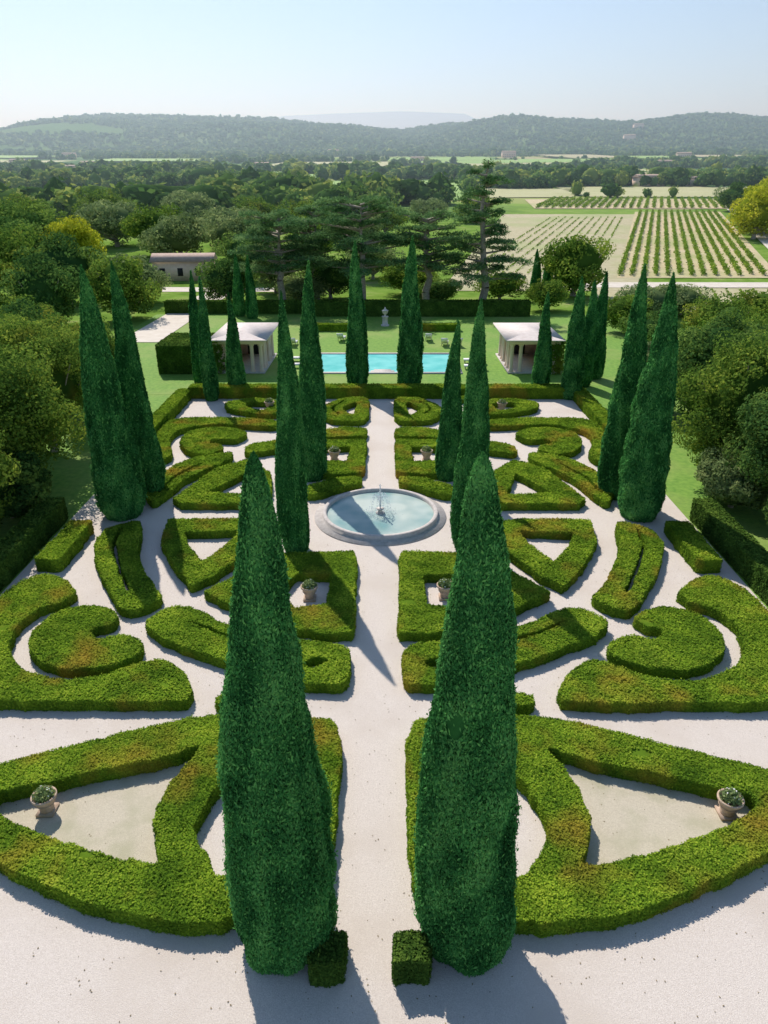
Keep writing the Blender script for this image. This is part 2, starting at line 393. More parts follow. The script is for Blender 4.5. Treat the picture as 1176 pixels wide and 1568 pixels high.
both([(12.5, 25.3), (13.4, 26.3), (14.5, 26.8), (15.3, 26.1), (15.6, 24.1), (15.5, 21.1), (14.9, 18.5), (11.2, 18.45), (6.2, 18.4), (6.1, 18.9), (6.7, 20.0), (7.7, 20.8), (8.4, 20.5), (9.3, 19.8), (10.9, 19.5), (12.6, 20.2), (13.6, 21.5), (13.9, 22.9), (13.5, 24.1), (12.7, 24.5)], **FR)
both([(4.0, 18.35), (4.1, 19.0), (5.3, 18.8), (5.2, 18.3)], **FR)
both([(1.1, 38.0), (2.4, 37.9), (4.2, 36.6), (4.0, 35.4), (3.3, 35.5), (2.1, 36.6), (1.1, 37.0)])
both([(.95, 44.5), (4.6, 44.4), (4.6, 38.6), (2.6, 38.4), (.95, 38.7)], [[(1.9, 43.1), (3.8, 42.9), (3.8, 40.6), (2.0, 40.5)]], curved=False)
both([(.95, 46.9), (2.6, 47.2), (4.3, 46.3), (6.4, 44.6), (8.7, 43.5), (8.6, 41.8), (6.5, 42.6), (4.2, 44.9), (.95, 45.2)])
both([(6.5, 38.7), (8.2, 40.8), (9.8, 39.4), (11.1, 34.9), (10.6, 34.2), (6.0, 34.2), (6.0, 36)], [[(7.9, 38.5), (9.5, 35.7), (6.9, 35.4)]], curved=False)
both([(9.3, 42.2), (11.6, 41.2), (12.8, 38.9), (13.0, 35.9), (12.1, 34.2), (11.7, 35.2), (11.1, 38.0), (9.2, 40.8)], [slit([(12.2, 35.6), (11.9, 38.0), (10.8, 40.2)], .25)])
both([(9.0, 45.8), (10.1, 46.9), (11.8, 47.0), (13.2, 46.1), (13.3, 44.1), (12.4, 42.3), (10.8, 41.6), (10.0, 42.6), (10.4, 43.5), (11.3, 43.7), (11.2, 44.6), (9.6, 44.4)])
both([(7.4, 48.6), (10.1, 49.3), (15.2, 49.3), (15.6, 45.4), (14.9, 41.0), (13.9, 39.9), (13.1, 41.0), (13.1, 42.0), (14.0, 44.1), (14.1, 46.4), (12.1, 47.8), (9.3, 47.5), (7.3, 47.2)])
both([(6.7, 50.2), (8.1, 53.8), (10.2, 54.4), (12.2, 53.2), (11.6, 51.4), (8.7, 50.0)], [[(8.3, 52.9), (10.2, 53.3), (10.4, 51.9), (8.7, 51.0)]])
both([(.95, 54.6), (2.9, 54.6), (4.6, 52.0), (4.3, 49.6), (3.3, 48.5), (.95, 48.5)], [[(1.8, 53.6), (3.2, 51.6), (2.0, 49.6)], slit([(2.9, 53.6), (3.8, 51.6), (3.1, 50.0)], .25)])
both([(5.0, 55.4), (7.2, 54.9), (6.4, 54.0), (5.2, 54.1)])
hedge("clipped_box_hedge", rect(-15.6, 16.2, 55.9, 57.2), h=.95, curved=False)
both(rect(14.2, 15.3, 27.6, 31.6), h=.7, curved=False, dens=400, ls=.05)
both(rect(15.3, 16.4, 44.5, 55.8), h=.8, curved=False)
for s in (1, -1):
    hedge("clipped_yew_hedge", rect(min(s * 16.2, s * 17.2), max(s * 16.2, s * 17.2), 12, 33.5), h=1.2, curved=False, mat=M_YEW, dens=260, ls=.065)
hedge("clipped_yew_hedge", rect(-10, 19, 94.4, 96.2), h=1.9, curved=False, mat=M_YEW, dens=90, ls=.11)
hedge("clipped_yew_hedge", rect(-20.5, -16.2, 64, 70), h=2.6, curved=False, mat=M_YEW, dens=110, ls=.1)
hedge("clipped_yew_hedge", rect(-29, -10, 96.6, 98), h=1.6, curved=False, mat=M_YEW, dens=90, ls=.11)
for s in (1, -1):
    hedge("box_shrub", rect(min(s * .55, s * 1.3), max(s * .55, s * 1.3), 9.75, 10.45), h=.78, curved=False, mat=M_YEW, dens=1000, ls=.035)
for s in (1, -1):
    sheet("sandy_bed", [(s * x, y) for x, y in [(4.9, 16.7), (10.8, 14.9), (10.9, 14), (5.0, 12), (5.3, 13)]], .014, M_SAND)

# ------------------------------------------------------------------ cypresses
P_FG = [(0, .80), (.03, .93), (.10, 1.0), (.22, 1.0), (.4, .87), (.55, .73), (.79, .44), (.9, .29), (.95, .21), (.985, .11), (1, 0)]
P_STD = [(0, .72), (.05, .92), (.12, 1.0), (.28, .97), (.5, .80), (.7, .56), (.85, .33), (.94, .17), (1, 0)]
def cypress(x, y, h, R, nl, ls, prof=P_STD, seed=0, z=0, lean=None):
    na = SineNoise(seed * 3 + 50, 1.8); nb = SineNoise(seed * 3 + 51, 9.0); nc = SineNoise(seed * 3 + 52, 4.0)
    pu = np.array([a for a, b in prof]); pr = np.array([b for a, b in prof])
    if lean is None: lean = rng.normal(size=2) * .12
    def surf(th, u, k=1.0):
        r = np.interp(u, pu, pr) * R
        P = np.stack([r * np.cos(th), r * np.sin(th), u * h], -1)
        Q = P * np.array([1, 1, .38]); Q2 = P * np.array([1, 1, .3])
        d = 1 + (.065 * na(Q) + .065 * nb(Q2) + .04 * nc(P)) * (1 if R > .5 else .6)
        P[..., :2] *= (d * k)[..., None]
        P[..., 0] += lean[0] * u * u + .06 * np.sin(u * 9 + seed) * (1 - u * .3); P[..., 1] += lean[1] * u * u
        return P
    seg, rg = 56, 90
    U, TH = np.meshgrid(np.linspace(0.0, .995, rg), np.linspace(0, 2 * math.pi, seg, endpoint=False), indexing='ij')
    BV = surf(TH, U, .95).reshape(-1, 3)
    F = np.array([(i * seg + j, i * seg + (j + 1) % seg, (i + 1) * seg + (j + 1) % seg, (i + 1) * seg + j) for i in range(rg - 1) for j in range(seg)])
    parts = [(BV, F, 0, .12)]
    cu = rng.random(nl * 2); keep = rng.random(nl * 2) < (.12 + np.interp(cu, pu, pr)) / 1.12; cu = cu[keep][:nl]; n = len(cu)
    th = rng.uniform(0, 6.2832, n); Pp = surf(th, cu, 1.0 + rng.uniform(-.06, .045, n) * (1.0 if R > .5 else .5))
    Q = Pp * np.array([1, 1, .38]); Q2 = Pp * np.array([1, 1, .3])
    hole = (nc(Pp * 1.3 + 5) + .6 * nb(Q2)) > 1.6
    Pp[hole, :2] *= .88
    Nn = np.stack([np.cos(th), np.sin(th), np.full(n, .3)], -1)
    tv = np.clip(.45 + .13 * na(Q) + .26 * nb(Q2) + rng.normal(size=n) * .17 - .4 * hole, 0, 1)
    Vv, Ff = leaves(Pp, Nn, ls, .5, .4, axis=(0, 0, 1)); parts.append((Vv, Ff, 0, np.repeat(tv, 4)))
    ns = nl // 40; us_ = rng.uniform(.03, .97, ns); ts = rng.uniform(0, 6.28, ns); PS = surf(ts, us_, rng.uniform(1.03, 1.10, ns))
    Vv, Ff = leaves(PS, np.stack([np.cos(ts), np.sin(ts), 0 * ts], -1), ls * 1.3, .5, .35, axis=(0, 0, 1)); parts.append((Vv, Ff, 0, .75))
    V2, F2 = tube((0, 0, -.1), (0, 0, .5), .18, .15); parts.append((V2, F2, 1, .5))
    return obj("cypress_tree", make_mesh("cypress_tree", parts, [M_CYP, M_BARK]), (x, y, z))
CY = [(-2.02, 10.85, 12.0, 1.08, 140000, .040, P_FG), (2.1, 10.85, 12.0, 1.10, 140000, .040, P_FG),
      (-3.95, 30.0, 11.9, .72, 30000, .065, P_STD), (4.3, 30.2, 11.6, .78, 30000, .065, P_STD),
      (-3.9, 39.0, 12.2, .82, 18000, .09, P_STD), (4.0, 39.0, 9.2, .7, 14000, .09, P_STD),
      (-13.5, 34.0, 12.5, 1.12, 38000, .075, P_STD), (-13.0, 36.6, 12.4, .95, 26000, .08, P_STD),
      (13.6, 33.9, 12.2, 1.12, 38000, .075, P_STD), (13.1, 36.6, 12.3, .95, 26000, .08, P_STD),
      (-2.05, 59, 11.8, .86, 12000, .12, P_STD), (2.3, 58.6, 12.1, 1.0, 12000, .12, P_STD),
      (-15.9, 61.3, 9.3, .62, 7000, .12, P_STD), (-13.7, 55.6, 9.5, .58, 7000, .12, P_STD), (-11.9, 57.4, 8.0, .65, 7000, .12, P_STD),
      (-18.8, 95, 7.6, .7, 5000, .15, P_STD), (-16.8, 93, 7.6, .7, 5000, .15, P_STD),
      (13.2, 58, 8.0, .7, 7000, .12, P_STD), (15.3, 56.3, 9.4, .85, 8000, .12, P_STD), (18.8, 62.8, 9.1, .8, 7000, .12, P_STD), (17.2, 60.0, 8.8, .7, 7000, .12, P_STD),
      (23.4, 114.5, 6.6, .75, 4000, .18, P_STD), (26.4, 120, 7.0, .75, 4000, .18, P_STD)]
for i, c in enumerate(CY): cypress(*c, seed=i, z=0 if c[1] < 110 else -.05, lean={0: (.2, 0), 1: (-.15, 0)}.get(i))

# ------------------------------------------------------------------ broadleaf trees
def tree_mesh(h, R, nl, ls, mat, seed, trunk=.22, nclump=26, amp=1.0):
    r = np.random.default_rng(seed); parts = []
    th0 = h * trunk; Rz = (h - th0) / 2; cz = th0 + Rz
    dd = norm(r.normal(size=(nclump, 3))); rad = r.uniform(.5, .88, (nclump, 1))
    CC = dd * rad * np.array([R, R, Rz]); CC[:, 2] += cz
    rc = r.uniform(.16, .36, nclump) * R; ct = r.normal(size=nclump) * .2
    idx = r.choice(nclump, nl, p=rc ** 2 / (rc ** 2).sum()); dr = norm(r.normal(size=(nl, 3)))
    P = CC[idx] + dr * (rc[idx] * r.uniform(.78, 1.1, nl))[:, None] * np.array([1, 1, .8])
    e = (P - [0, 0, cz]) / [R, R, Rz]; keep = (np.linalg.norm(e, axis=1) > .5) & (P[:, 2] > .15)
    P, dr, idx = P[keep], dr[keep], idx[keep]
    N3 = norm(dr + .4 * norm(P - [0, 0, cz]))
    tv = np.clip(.5 + ct[idx] + r.normal(size=len(P)) * .18, 0, 1)
    V1, F1 = leaves(P, N3, ls, .5); parts.append((V1, F1, 0, np.repeat(tv, 4)))
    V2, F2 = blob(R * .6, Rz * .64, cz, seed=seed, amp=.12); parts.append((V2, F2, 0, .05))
    tr = max(.12, R * .055)
    V3, F3 = tube((0, 0, -.3), (0, 0, th0 + .2), tr * 1.5, tr); parts.append((V3, F3, 1, .5))
    V3, F3 = tube((0, 0, th0), (0, 0, cz + Rz * .4), tr, tr * .4); parts.append((V3, F3, 1, .5))
    for k in range(min(nclump, 12)):
        V3, F3 = tube((0, 0, th0 * r.uniform(.8, 1.4) + .1), CC[k], tr * .5, tr * .12, 5); parts.append((V3, F3, 1, .5))
    return make_mesh("tree", parts, [mat, M_BARK])

near = [(-20.4, 37.0, 8.8, 3.8, 0), (-21.2, 43.5, 8.8, 3.8, 0), (-20.6, 50.5, 7.4, 3.0, 0), (-25.5, 33, 8.5, 4.2, 1), (-20.6, 30.5, 7.0, 3.3, 0), (-27, 47, 8.6, 4, 1), (-27, 55, 7, 4, 0), (-20.0, 26.5, 4.6, 2.6, 2), (-19.2, 33.6, 3.6, 2.1, 1),
        (20.6, 38.5, 9.0, 3.5, 0), (21.0, 33.0, 7.8, 3.5, 1), (22, 46, 9.0, 3.8, 1), (26, 41, 9.5, 4.3, 0), (24.5, 51, 7.5, 3.6, 0), (20.5, 52.5, 5.4, 2.4, 2), (20.6, 28.0, 6.0, 3.0, 1), (28, 47, 8, 4, 0), (19.0, 35.0, 3.2, 2.0, 2)]
for i, (x, y, h, R, mi) in enumerate(near):
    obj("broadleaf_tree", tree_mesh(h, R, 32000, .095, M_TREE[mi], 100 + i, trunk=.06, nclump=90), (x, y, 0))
lib = [[tree_mesh(10, 6.2, 7500, .25, M_TREE[k], 200 + 10 * k + v, trunk=.1, nclump=46) for v in range(3)] for k in range(4)]
mid = [(-33, 93, 8, 5, 0), (-40, 86, 8, 5, 1), (-50, 90, 9, 5.5, 0), (-36, 106, 7, 5, 2), (-45, 105, 9, 6, 1), (-56, 112, 10, 6, 0), (-60, 95, 9, 6, 1),
       (-54, 130, 10, 6, 3), (-64, 130, 10, 7, 1), (-40, 147, 10, 7, 2), (-30, 152, 9, 6.5, 2), (-48, 160, 10, 7.5, 0), (-70, 150, 11, 8, 1), (-80, 165, 11, 8, 0), (-62, 175, 10.5, 8, 2),
       (-24, 128, 8, 5, 1), (-17, 116, 8, 5, 2), (-34, 170, 9.5, 7, 2), (-90, 190, 11, 8, 0), (-105, 200, 12, 8.5, 1), (-75, 205, 11, 8, 0), (-120, 215, 12, 9, 0), (-55, 215, 10, 8, 2),
       (-35, 205, 9, 7, 0), (-15, 150, 9, 6, 0), (-5, 165, 8, 6, 2), (-20, 190, 9, 7, 0), (-95, 150, 10, 8, 1), (-85, 125, 9, 7, 0), (-110, 165, 11, 8, 2), (-72, 108, 8.5, 6, 2),
       (0, 200, 8, 6, 0), (12, 222, 8, 6, 2), (27, 232, 8, 6, 0), (-62, 78, 8, 5, 0), (-48, 76, 7, 4.5, 2), (-36, 72, 6, 4, 0), (-31, 62, 6.5, 3.8, 1), (-40, 62, 7, 4.5, 0),
       (29, 113, 9.3, 6.0, 0), (22, 99, 4.5, 3.2, 0), (33, 91, 4.8, 4, 2), (28, 84, 4.5, 3.3, 0), (39, 96, 4.0, 4, 2), (36, 78, 5, 4, 0), (26, 71, 4.5, 2.8, 1), (44, 85, 5, 4, 0), (33, 64, 5.5, 3.5, 0), (28, 58, 5.5, 3.2, 2),
       (92, 190, 12, 8.5, 3), (103, 208, 13, 9, 3), (106, 186, 11, 8, 3), (116, 228, 13, 9, 3), (116, 205, 12, 9, 0), (126, 248, 13, 9, 3), (124, 275, 9, 7, 1), (99, 201, 9, 7, 0),
       (-8, 110, 6, 5, 1), (4, 114, 5, 5, 0), (-12, 106, 4, 4, 2), (8, 106, 3.5, 3.4, 1), (17, 108, 4.5, 4, 0), (-22, 104, 6.5, 4.5, 1), (-2, 130, 7, 5, 2)]
for i, (x, y, h, R, k) in enumerate(mid):
    obj("broadleaf_tree", lib[k][i % 3], (x, y, float(T(x, y)) - .1), (0, 0, random.uniform(0, 6.28)), (R / 6.2, R / 6.2 * random.uniform(.9, 1.1), h / 10))

def cedar(x, y, h, R, seed, tall=False):
    r = np.random.default_rng(seed); parts = []
    tr = .6; hs_ = 1.0 if tall else .9
    pts = [np.array([0, 0, 0.])]
    for k in range(1, 7): pts.append(np.array([r.normal() * .25, r.normal() * .25, h * hs_ * k / 6.1]))
    for k in range(6):
        V1, F1 = tube(pts[k], pts[k + 1], tr * (1 - k / 6.8), tr * (1 - (k + 1) / 6.8), 9); parts.append((V1, F1, 1, .5))
    tiers = 13 if tall else 6; nb = 46 if tall else 34
    for k in range(nb):
        t_ = k * tiers // nb; u = (t_ + .5) / tiers
        z = h * ((.22 if tall else .36) + (.74 if tall else .60) * u) + r.normal() * .3
        if tall: rr = R * (1.0 - .75 * u ** 1.5) * r.uniform(.4, 1.25)
        else: rr = R * (.85 + .25 * math.sin(u * 2.6)) * (1 - .45 * u ** 3) * r.uniform(.3, 1.1)
        a = k * 2.4 + r.normal() * .3
        e = np.array([math.cos(a) * rr, math.sin(a) * rr, z + rr * ((-.03 if tall else .05) + r.normal() * .05)])
        V1, F1 = tube((0, 0, z - .5), e, .17, .05, 5); parts.append((V1, F1, 1, .5))
        for q in range(3):
            f = (.5, .78, 1.0)[q]; c = np.array([e[0] * f, e[1] * f, z + (e[2] - z) * f + .12]) + r.normal(size=3) * [.5, .5, .15]
            pr = rr * r.uniform(.18, .3) + .3; n = int(150 * pr * pr / 1.3) + 30
            ang = r.uniform(0, 6.28, n); rad = np.sqrt(r.random(n)) * pr * r.uniform(.7, 1.2, n)
            P = np.stack([c[0] + rad * np.cos(ang), c[1] + rad * np.sin(ang), c[2] + r.normal(size=n) * .15 - .15 * (rad / pr) ** 2], 1)
            tv = np.clip(.5 + r.normal() * .18 + r.normal(size=n) * .18, 0, 1)
            V1, F1 = leaves(P, np.tile([0, 0, 1.], (n, 1)), .17, .55, .4); parts.append((V1, F1, 0, np.repeat(tv, 4)))
    obj("cedar_tree", make_mesh("cedar_tree", parts, [M_CEDAR, M_BARK]), (x, y, float(T(x, y))))
cedar(-3, 100, 14.8, 8.2, 1); cedar(-14, 101, 12.8, 6.4, 2); cedar(13.2, 100, 18.6, 5.6, 3, True); cedar(6.0, 103, 12.8, 5.5, 4); cedar(-10, 109, 13.5, 6.0, 5)

# ------------------------------------------------------------------ fields, vineyards
drape("dry_field", [(9, 118), (42, 118), (88, 262), (40, 262)], M_TAN, .08)
drape("vineyard_soil", [(41, 131), (70, 131), (118, 272), (88, 272)], M_SOIL, .10)
drape("dirt_road", [(25, 121), (90, 121), (92, 126), (27, 126)], M_ROAD, .16)
drape("dirt_road", [(71, 126), (76, 126), (130, 286), (126, 286)], M_ROAD, .20)
drape("dry_field", [(30, 98), (90, 98), (92, 121), (34, 121)], M_TAN, .07)
drape("vineyard_soil", [(55, 285), (145, 285), (165, 340), (60, 335)], M_SOIL, .2)
drape("stubble_field", [(90, 352), (190, 350), (215, 440), (95, 440)], M_YELF, .3)
drape("green_field", [(-40, 330), (35, 330), (50, 520), (-50, 520)], M_GREENF, .3)
drape("green_field", [(-150, 270), (-60, 270), (-70, 350), (-160, 350)], M_GREENF, .3)
drape("stubble_field", [(40, 345), (85, 350), (100, 420), (45, 420)], M_YELF, .3)
def vines(name, x0, y0, y1, nrow, gap, w, h, ls, per, seed):
    r = np.random.default_rng(seed); parts = []
    for k in range(nrow):
        n = int((y1 - y0) * per); y = r.uniform(y0, y1, n); gapm = np.sin(y * .9 + k * 2.1) + np.sin(y * .37 + k) > -1.3
        y = y[gapm]; n = len(y)
        x = x0 + k * gap + .345 * (y - y0) + r.normal(size=n) * w * .35; z = T(x, y) + r.uniform(.2, h, n)
        V1, F1 = leaves(np.stack([x, y, z], 1), np.tile([0, 0, 1.], (n, 1)), ls, .7); parts.append((V1, F1, 0, np.repeat(np.clip(.5 + r.normal(size=n) * .25, 0, 1), 4)))
    obj(name, make_mesh(name, parts, [M_VINE]))
vines("vineyard", 42, 133, 270, 13, 2.15, .6, 1.0, .2, 34, 1)
vines("vineyard", 56, 287, 338, 30, 2.9, .8, 1.4, .35, 12, 2)
vines("vineyard", 14, 134, 250, 11, 2.3, .3, .4, .2, 5, 3)
vines("vineyard", 44, 100, 119, 18, 2.2, .3, .5, .2, 6, 4)
cols = [M_GREENF, M_YELF, M_GREENF, M_TAN]
r_ = np.random.default_rng(77)
for i in range(26):
    cy = math.exp(r_.uniform(math.log(430), math.log(1250))); cx = r_.uniform(-.6, .6) * cy; w = r_.uniform(.03, .08) * cy; d_ = r_.uniform(.06, .12) * cy; sk = r_.uniform(-.3, .3) * w
    drape(("green_field", "stubble_field")[i % 2], [(cx - w, cy - d_), (cx + w, cy - d_ * .8), (cx + w * 1.1 + sk, cy + d_), (cx - w * .9 + sk, cy + d_)], cols[i % 4], .8 + .002 * cy)

def mass(name, XY, hs, mat, nleaf=26, seed=1, lsz=.3):
    r = np.random.default_rng(seed); nt_ = 8; temps = []
    for k in range(nt_):
        B, BF = blob(.8, .8, 0, seg=7, rings=5, amp=.2, seed=seed * 10 + k)
        cl = norm(r.normal(size=(9, 3))) * .55; cl[:, 2] = np.abs(cl[:, 2]) - .15
        d = norm(r.normal(size=(nleaf, 3))); ci = r.integers(0, 9, nleaf)
        P = cl[ci] + d * r.uniform(.35, .55, (nleaf, 1))
        Vl, Fl = leaves(P, norm(d + [0, 0, .3]), lsz, .6, .7)
        V_ = np.concatenate([B * .9, Vl]); F_ = np.concatenate([BF, Fl + len(B)])
        t = np.concatenate([np.full(len(B), .2), np.repeat(np.clip(.5 + r.normal(size=nleaf) * .2, 0, 1), 4)])
        temps.append((V_, F_, t))
    parts = []; n = len(XY); ti = r.integers(0, nt_, n); z = T(XY[:, 0], XY[:, 1])
    for k in range(nt_):
        s = np.where(ti == k)[0]
        if len(s) == 0: continue
        V_, F_, t = temps[k]; m_ = len(s); h = hs[s]
        a = r.uniform(0, 6.28, m_); w = h * r.uniform(.36, .8, m_)
        x = (V_[None, :, 0] * np.cos(a)[:, None] - V_[None, :, 1] * np.sin(a)[:, None]) * w[:, None] + XY[s, 0][:, None]
        y = (V_[None, :, 0] * np.sin(a)[:, None] + V_[None, :, 1] * np.cos(a)[:, None]) * w[:, None] + XY[s, 1][:, None]
        zz = V_[None, :, 2] * h[:, None] * .52 + (z[s] + h * .42)[:, None]
        VV = np.stack([x, y, zz], -1).reshape(-1, 3)
        FF = (F_[None] + (np.arange(m_) * len(V_))[:, None, None]).reshape(-1, 4)
        tt = np.clip(t[None] + r.normal(size=(m_, 1)) * .3, 0, 1).ravel()
        parts.append((VV, FF, 0, tt))
    obj(name, make_mesh(name, parts, [mat]))
nm1 = SineNoise(31, 1 / 38.); nm2 = SineNoise(32, 1 / 110.)
def mask(XY, thr):
    P = np.column_stack([XY * [.7, 1.6], 0 * XY[:, 0]]); return (nm1(P) * .6 + nm2(P)) > thr
def off_fields(XY):
    k = np.ones(len(XY), bool)
    for q in FIELDS: k &= ~inside(XY, q)
    return k
NT = 20000
D = np.exp(rng.uniform(math.log(235), math.log(1500), NT)); XY = np.column_stack([rng.uniform(-1, 1, NT) * (.66 * D + 30), D])
k = mask(XY, .12) & ~((XY[:, 0] > 25) & (XY[:, 1] < 350) & (XY[:, 0] < 165)) & ~((XY[:, 0] > 0) & (XY[:, 1] < 300)) & off_fields(XY)
XY = XY[k]; hs = np.clip(rng.normal(7.0, 2.6, len(XY)), 3, 14); kn = XY[:, 1] < 520
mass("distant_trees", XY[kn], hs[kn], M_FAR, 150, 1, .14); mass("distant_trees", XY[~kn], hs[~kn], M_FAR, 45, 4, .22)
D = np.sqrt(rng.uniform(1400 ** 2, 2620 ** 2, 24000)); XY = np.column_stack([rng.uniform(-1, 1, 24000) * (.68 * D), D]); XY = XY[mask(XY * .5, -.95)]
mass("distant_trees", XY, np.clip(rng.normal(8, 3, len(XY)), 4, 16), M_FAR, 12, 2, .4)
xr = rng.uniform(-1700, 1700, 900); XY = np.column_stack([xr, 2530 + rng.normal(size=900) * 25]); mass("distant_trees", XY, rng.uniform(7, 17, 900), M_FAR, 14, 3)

# ------------------------------------------------------------------ fountain
fe = bpy.data.objects.new("fountain", None); COL.objects.link(fe); fe.location = (.05, 33.85, 0)
V1, F1 = lathe([(3.46, 0), (3.46, .07), (3.05, .09), (3.04, .30), (3.0, .34), (2.86, .34), (2.82, .30), (2.80, .02)], 72)
obj("basin_rim", make_mesh("basin_rim", [(V1, F1, 0, .5)], [M_STONE]), parent=fe)
V1, F1 = lathe([(2.81, .16), (1.5, .16), (.01, .16)], 72)
obj("water_surface", make_mesh("fountain_water", [(V1, F1, 0, .5)], [M_WATER]), parent=fe)
V1, F1 = lathe([(.22, .1), (.24, .2), (.14, .24), (.08, .34), (.2, .40), (.21, .43), (.05, .42), (.02, .5), (.001, .5)], 20)
obj("nozzle_bowl", make_mesh("nozzle", [(V1, F1, 0, .5)], [M_STONE]), parent=fe)
n = 1500; a = rng.integers(0, 10, n) * .628 + rng.normal(size=n) * .05; t = rng.random(n); rr = .6 * t
P = np.stack([rr * np.cos(a), rr * np.sin(a), .5 + 1.2 * (2.9 * t * (1 - t)) - .33 * t], 1) + rng.normal(size=(n, 3)) * .012
n2 = 600; P2 = np.stack([rng.normal(size=n2) * .02, rng.normal(size=n2) * .02, rng.uniform(.45, 1.8, n2)], 1)
n3 = 900; a = rng.uniform(0, 6.28, n3); r3 = .6 + rng.normal(size=n3) * .2; P3 = np.stack([r3 * np.cos(a), r3 * np.sin(a), np.full(n3, .17) + rng.random(n3) * .03], 1)
PP = np.concatenate([P, P2, P3]); V1, F1 = leaves(PP, rng.normal(size=PP.shape), .022, 1, .8)
obj("water_jet", make_mesh("water_jet", [(V1, F1, 0, .5)], [M_SPRAY]), parent=fe)

# ------------------------------------------------------------------ pool
pe = bpy.data.objects.new("swimming_pool", None); COL.objects.link(pe)
x0, x1, y0, y1 = -6.7, 6.9, 64.6, 72.2
pp = [(*box(x0 - .45, x1 + .45, y0 - .45, y0, -.1, .10), 0, .5), (*box(x0 - .45, x1 + .45, y1, y1 + .45, -.1, .10), 0, .5), (*box(x0 - .45, x0, y0, y1, -.1, .10), 0, .5), (*box(x1, x1 + .45, y0, y1, -.1, .10), 0, .5)]
obj("coping", make_mesh("coping", pp, [M_STONE]), parent=pe)
obj("pool_water", make_mesh("pool_water", [(np.array([(x0, y0, .02), (x1, y0, .02), (x1, y1, .02), (x0, y1, .02)]), np.array([(0, 1, 2, 3)]), 0, .5)], [M_POOL]), parent=pe)
V1, F1 = box(-1.1, 1.1, 64.62, 65.4, -.05, .04); V2, F2 = box(-.8, .8, 65.4, 65.9, -.05, .03)
obj("steps", make_mesh("steps", [(V1, F1, 0, .5), (V2, F2, 0, .5)], [M_STONE]), parent=pe)

# ------------------------------------------------------------------ pool houses (open colonnade on two sides, solid on the outer side)
def pool_house(cx, cy, s):
    e = bpy.data.objects.new("pool_house", None); COL.objects.link(e); e.location = (cx, cy, 0)
    w, d_ = 2.25, 4.0
    obj("plinth", make_mesh("plinth", [(*box(-w, w, -d_, d_, 0, .15), 0, .5)], [M_STONE]), parent=e)
    cols = []
    for (x, y) in [(-w + .3, -d_ + .3), (-w + 1.1, -d_ + .3), (w - 1.1, -d_ + .3), (w - .3, -d_ + .3)] + [(-s * (w - .3), yy) for yy in (-2.2, -1.3, .6, 1.5, 3.0)]:
        V1, F1 = lathe([(.24, .15), (.24, .3), (.18, .36), (.165, 2.45), (.24, 2.55), (.26, 2.7)], 14); V1 = V1 + [x, y, 0]; cols.append((V1, F1, 0, .5))
    obj("columns", make_mesh("columns", cols, [M_STUCCO], True), parent=e)
    xo0, xo1 = (w - .35, w) if s > 0 else (-w, -w + .35)
    wl = [(*box(xo0, xo1, -d_ + .9, d_, .15, 2.7), 0, .5), (*box(-w + .4, w - .4, d_ - .35, d_ - .003, .15, 2.7), 0, .5)]
    obj("walls", make_mesh("walls", wl, [M_STUCCO]), parent=e)
    obj("doorway", make_mesh("doorway", [(*box(-.6, .6, d_ - .40, d_ - .353, .16, 2.2), 0, .5)], [M_DARK]), parent=e)
    obj("entablature", make_mesh("entablature", [(*box(-w - .08, w + .08, -d_ - .08, d_ + .08, 2.7, 3.02), 0, .5)], [M_STUCCO]), parent=e)
    W, Dd = w + .4, d_ + .4
    V1 = np.array([(-W, -Dd, 3.02), (W, -Dd, 3.02), (W, Dd, 3.02), (-W, Dd, 3.02), (-W, -Dd, 3.12), (W, -Dd, 3.12), (W, Dd, 3.12), (-W, Dd, 3.12), (0, -Dd + W, 3.5), (0, Dd - W, 3.5)], float)
    obj("roof", make_mesh("roof", [(V1, np.array([(0, 3, 2, 1), (0, 1, 5, 4), (2, 3, 7, 6), (1, 2, 6, 5), (3, 0, 4, 7), (5, 6, 9, 8), (7, 4, 8, 9)]), 0, .5), (V1, np.array([(4, 5, 8), (6, 7, 9)]), 0, .5)], [M_ROOF]), parent=e)
    n = 3600; y = rng.uniform(-d_ + .4, d_, n); z = rng.uniform(.1, 2.85, n); kk = n_h(np.stack([y * .5, z * .5, z * 0], 1)) > -.5; y, z = y[kk], z[kk]
    x = (w + .1) * s + rng.normal(size=len(y)) * .14
    V1, F1 = leaves(np.stack([x, y, z], 1), np.tile([s, 0, .2], (len(y), 1)), .14, .5)
    n = 1300; yy = -d_ + .2 + rng.normal(size=n) * .25; zz = rng.uniform(.05, 3.1, n); xx = (w - .1) * s + rng.normal(size=n) * .35
    V2, F2 = leaves(np.stack([xx, yy, zz], 1), np.tile([0, -1, .2], (n, 1)), .13, .6)
    obj("climbing_ivy", make_mesh("ivy", [(V1, F1, 0, .5), (V2, F2, 0, .4)], [M_TREE[0]]), parent=e)
pool_house(-13.0, 68.2, -1); pool_house(13.7, 68.2, 1)

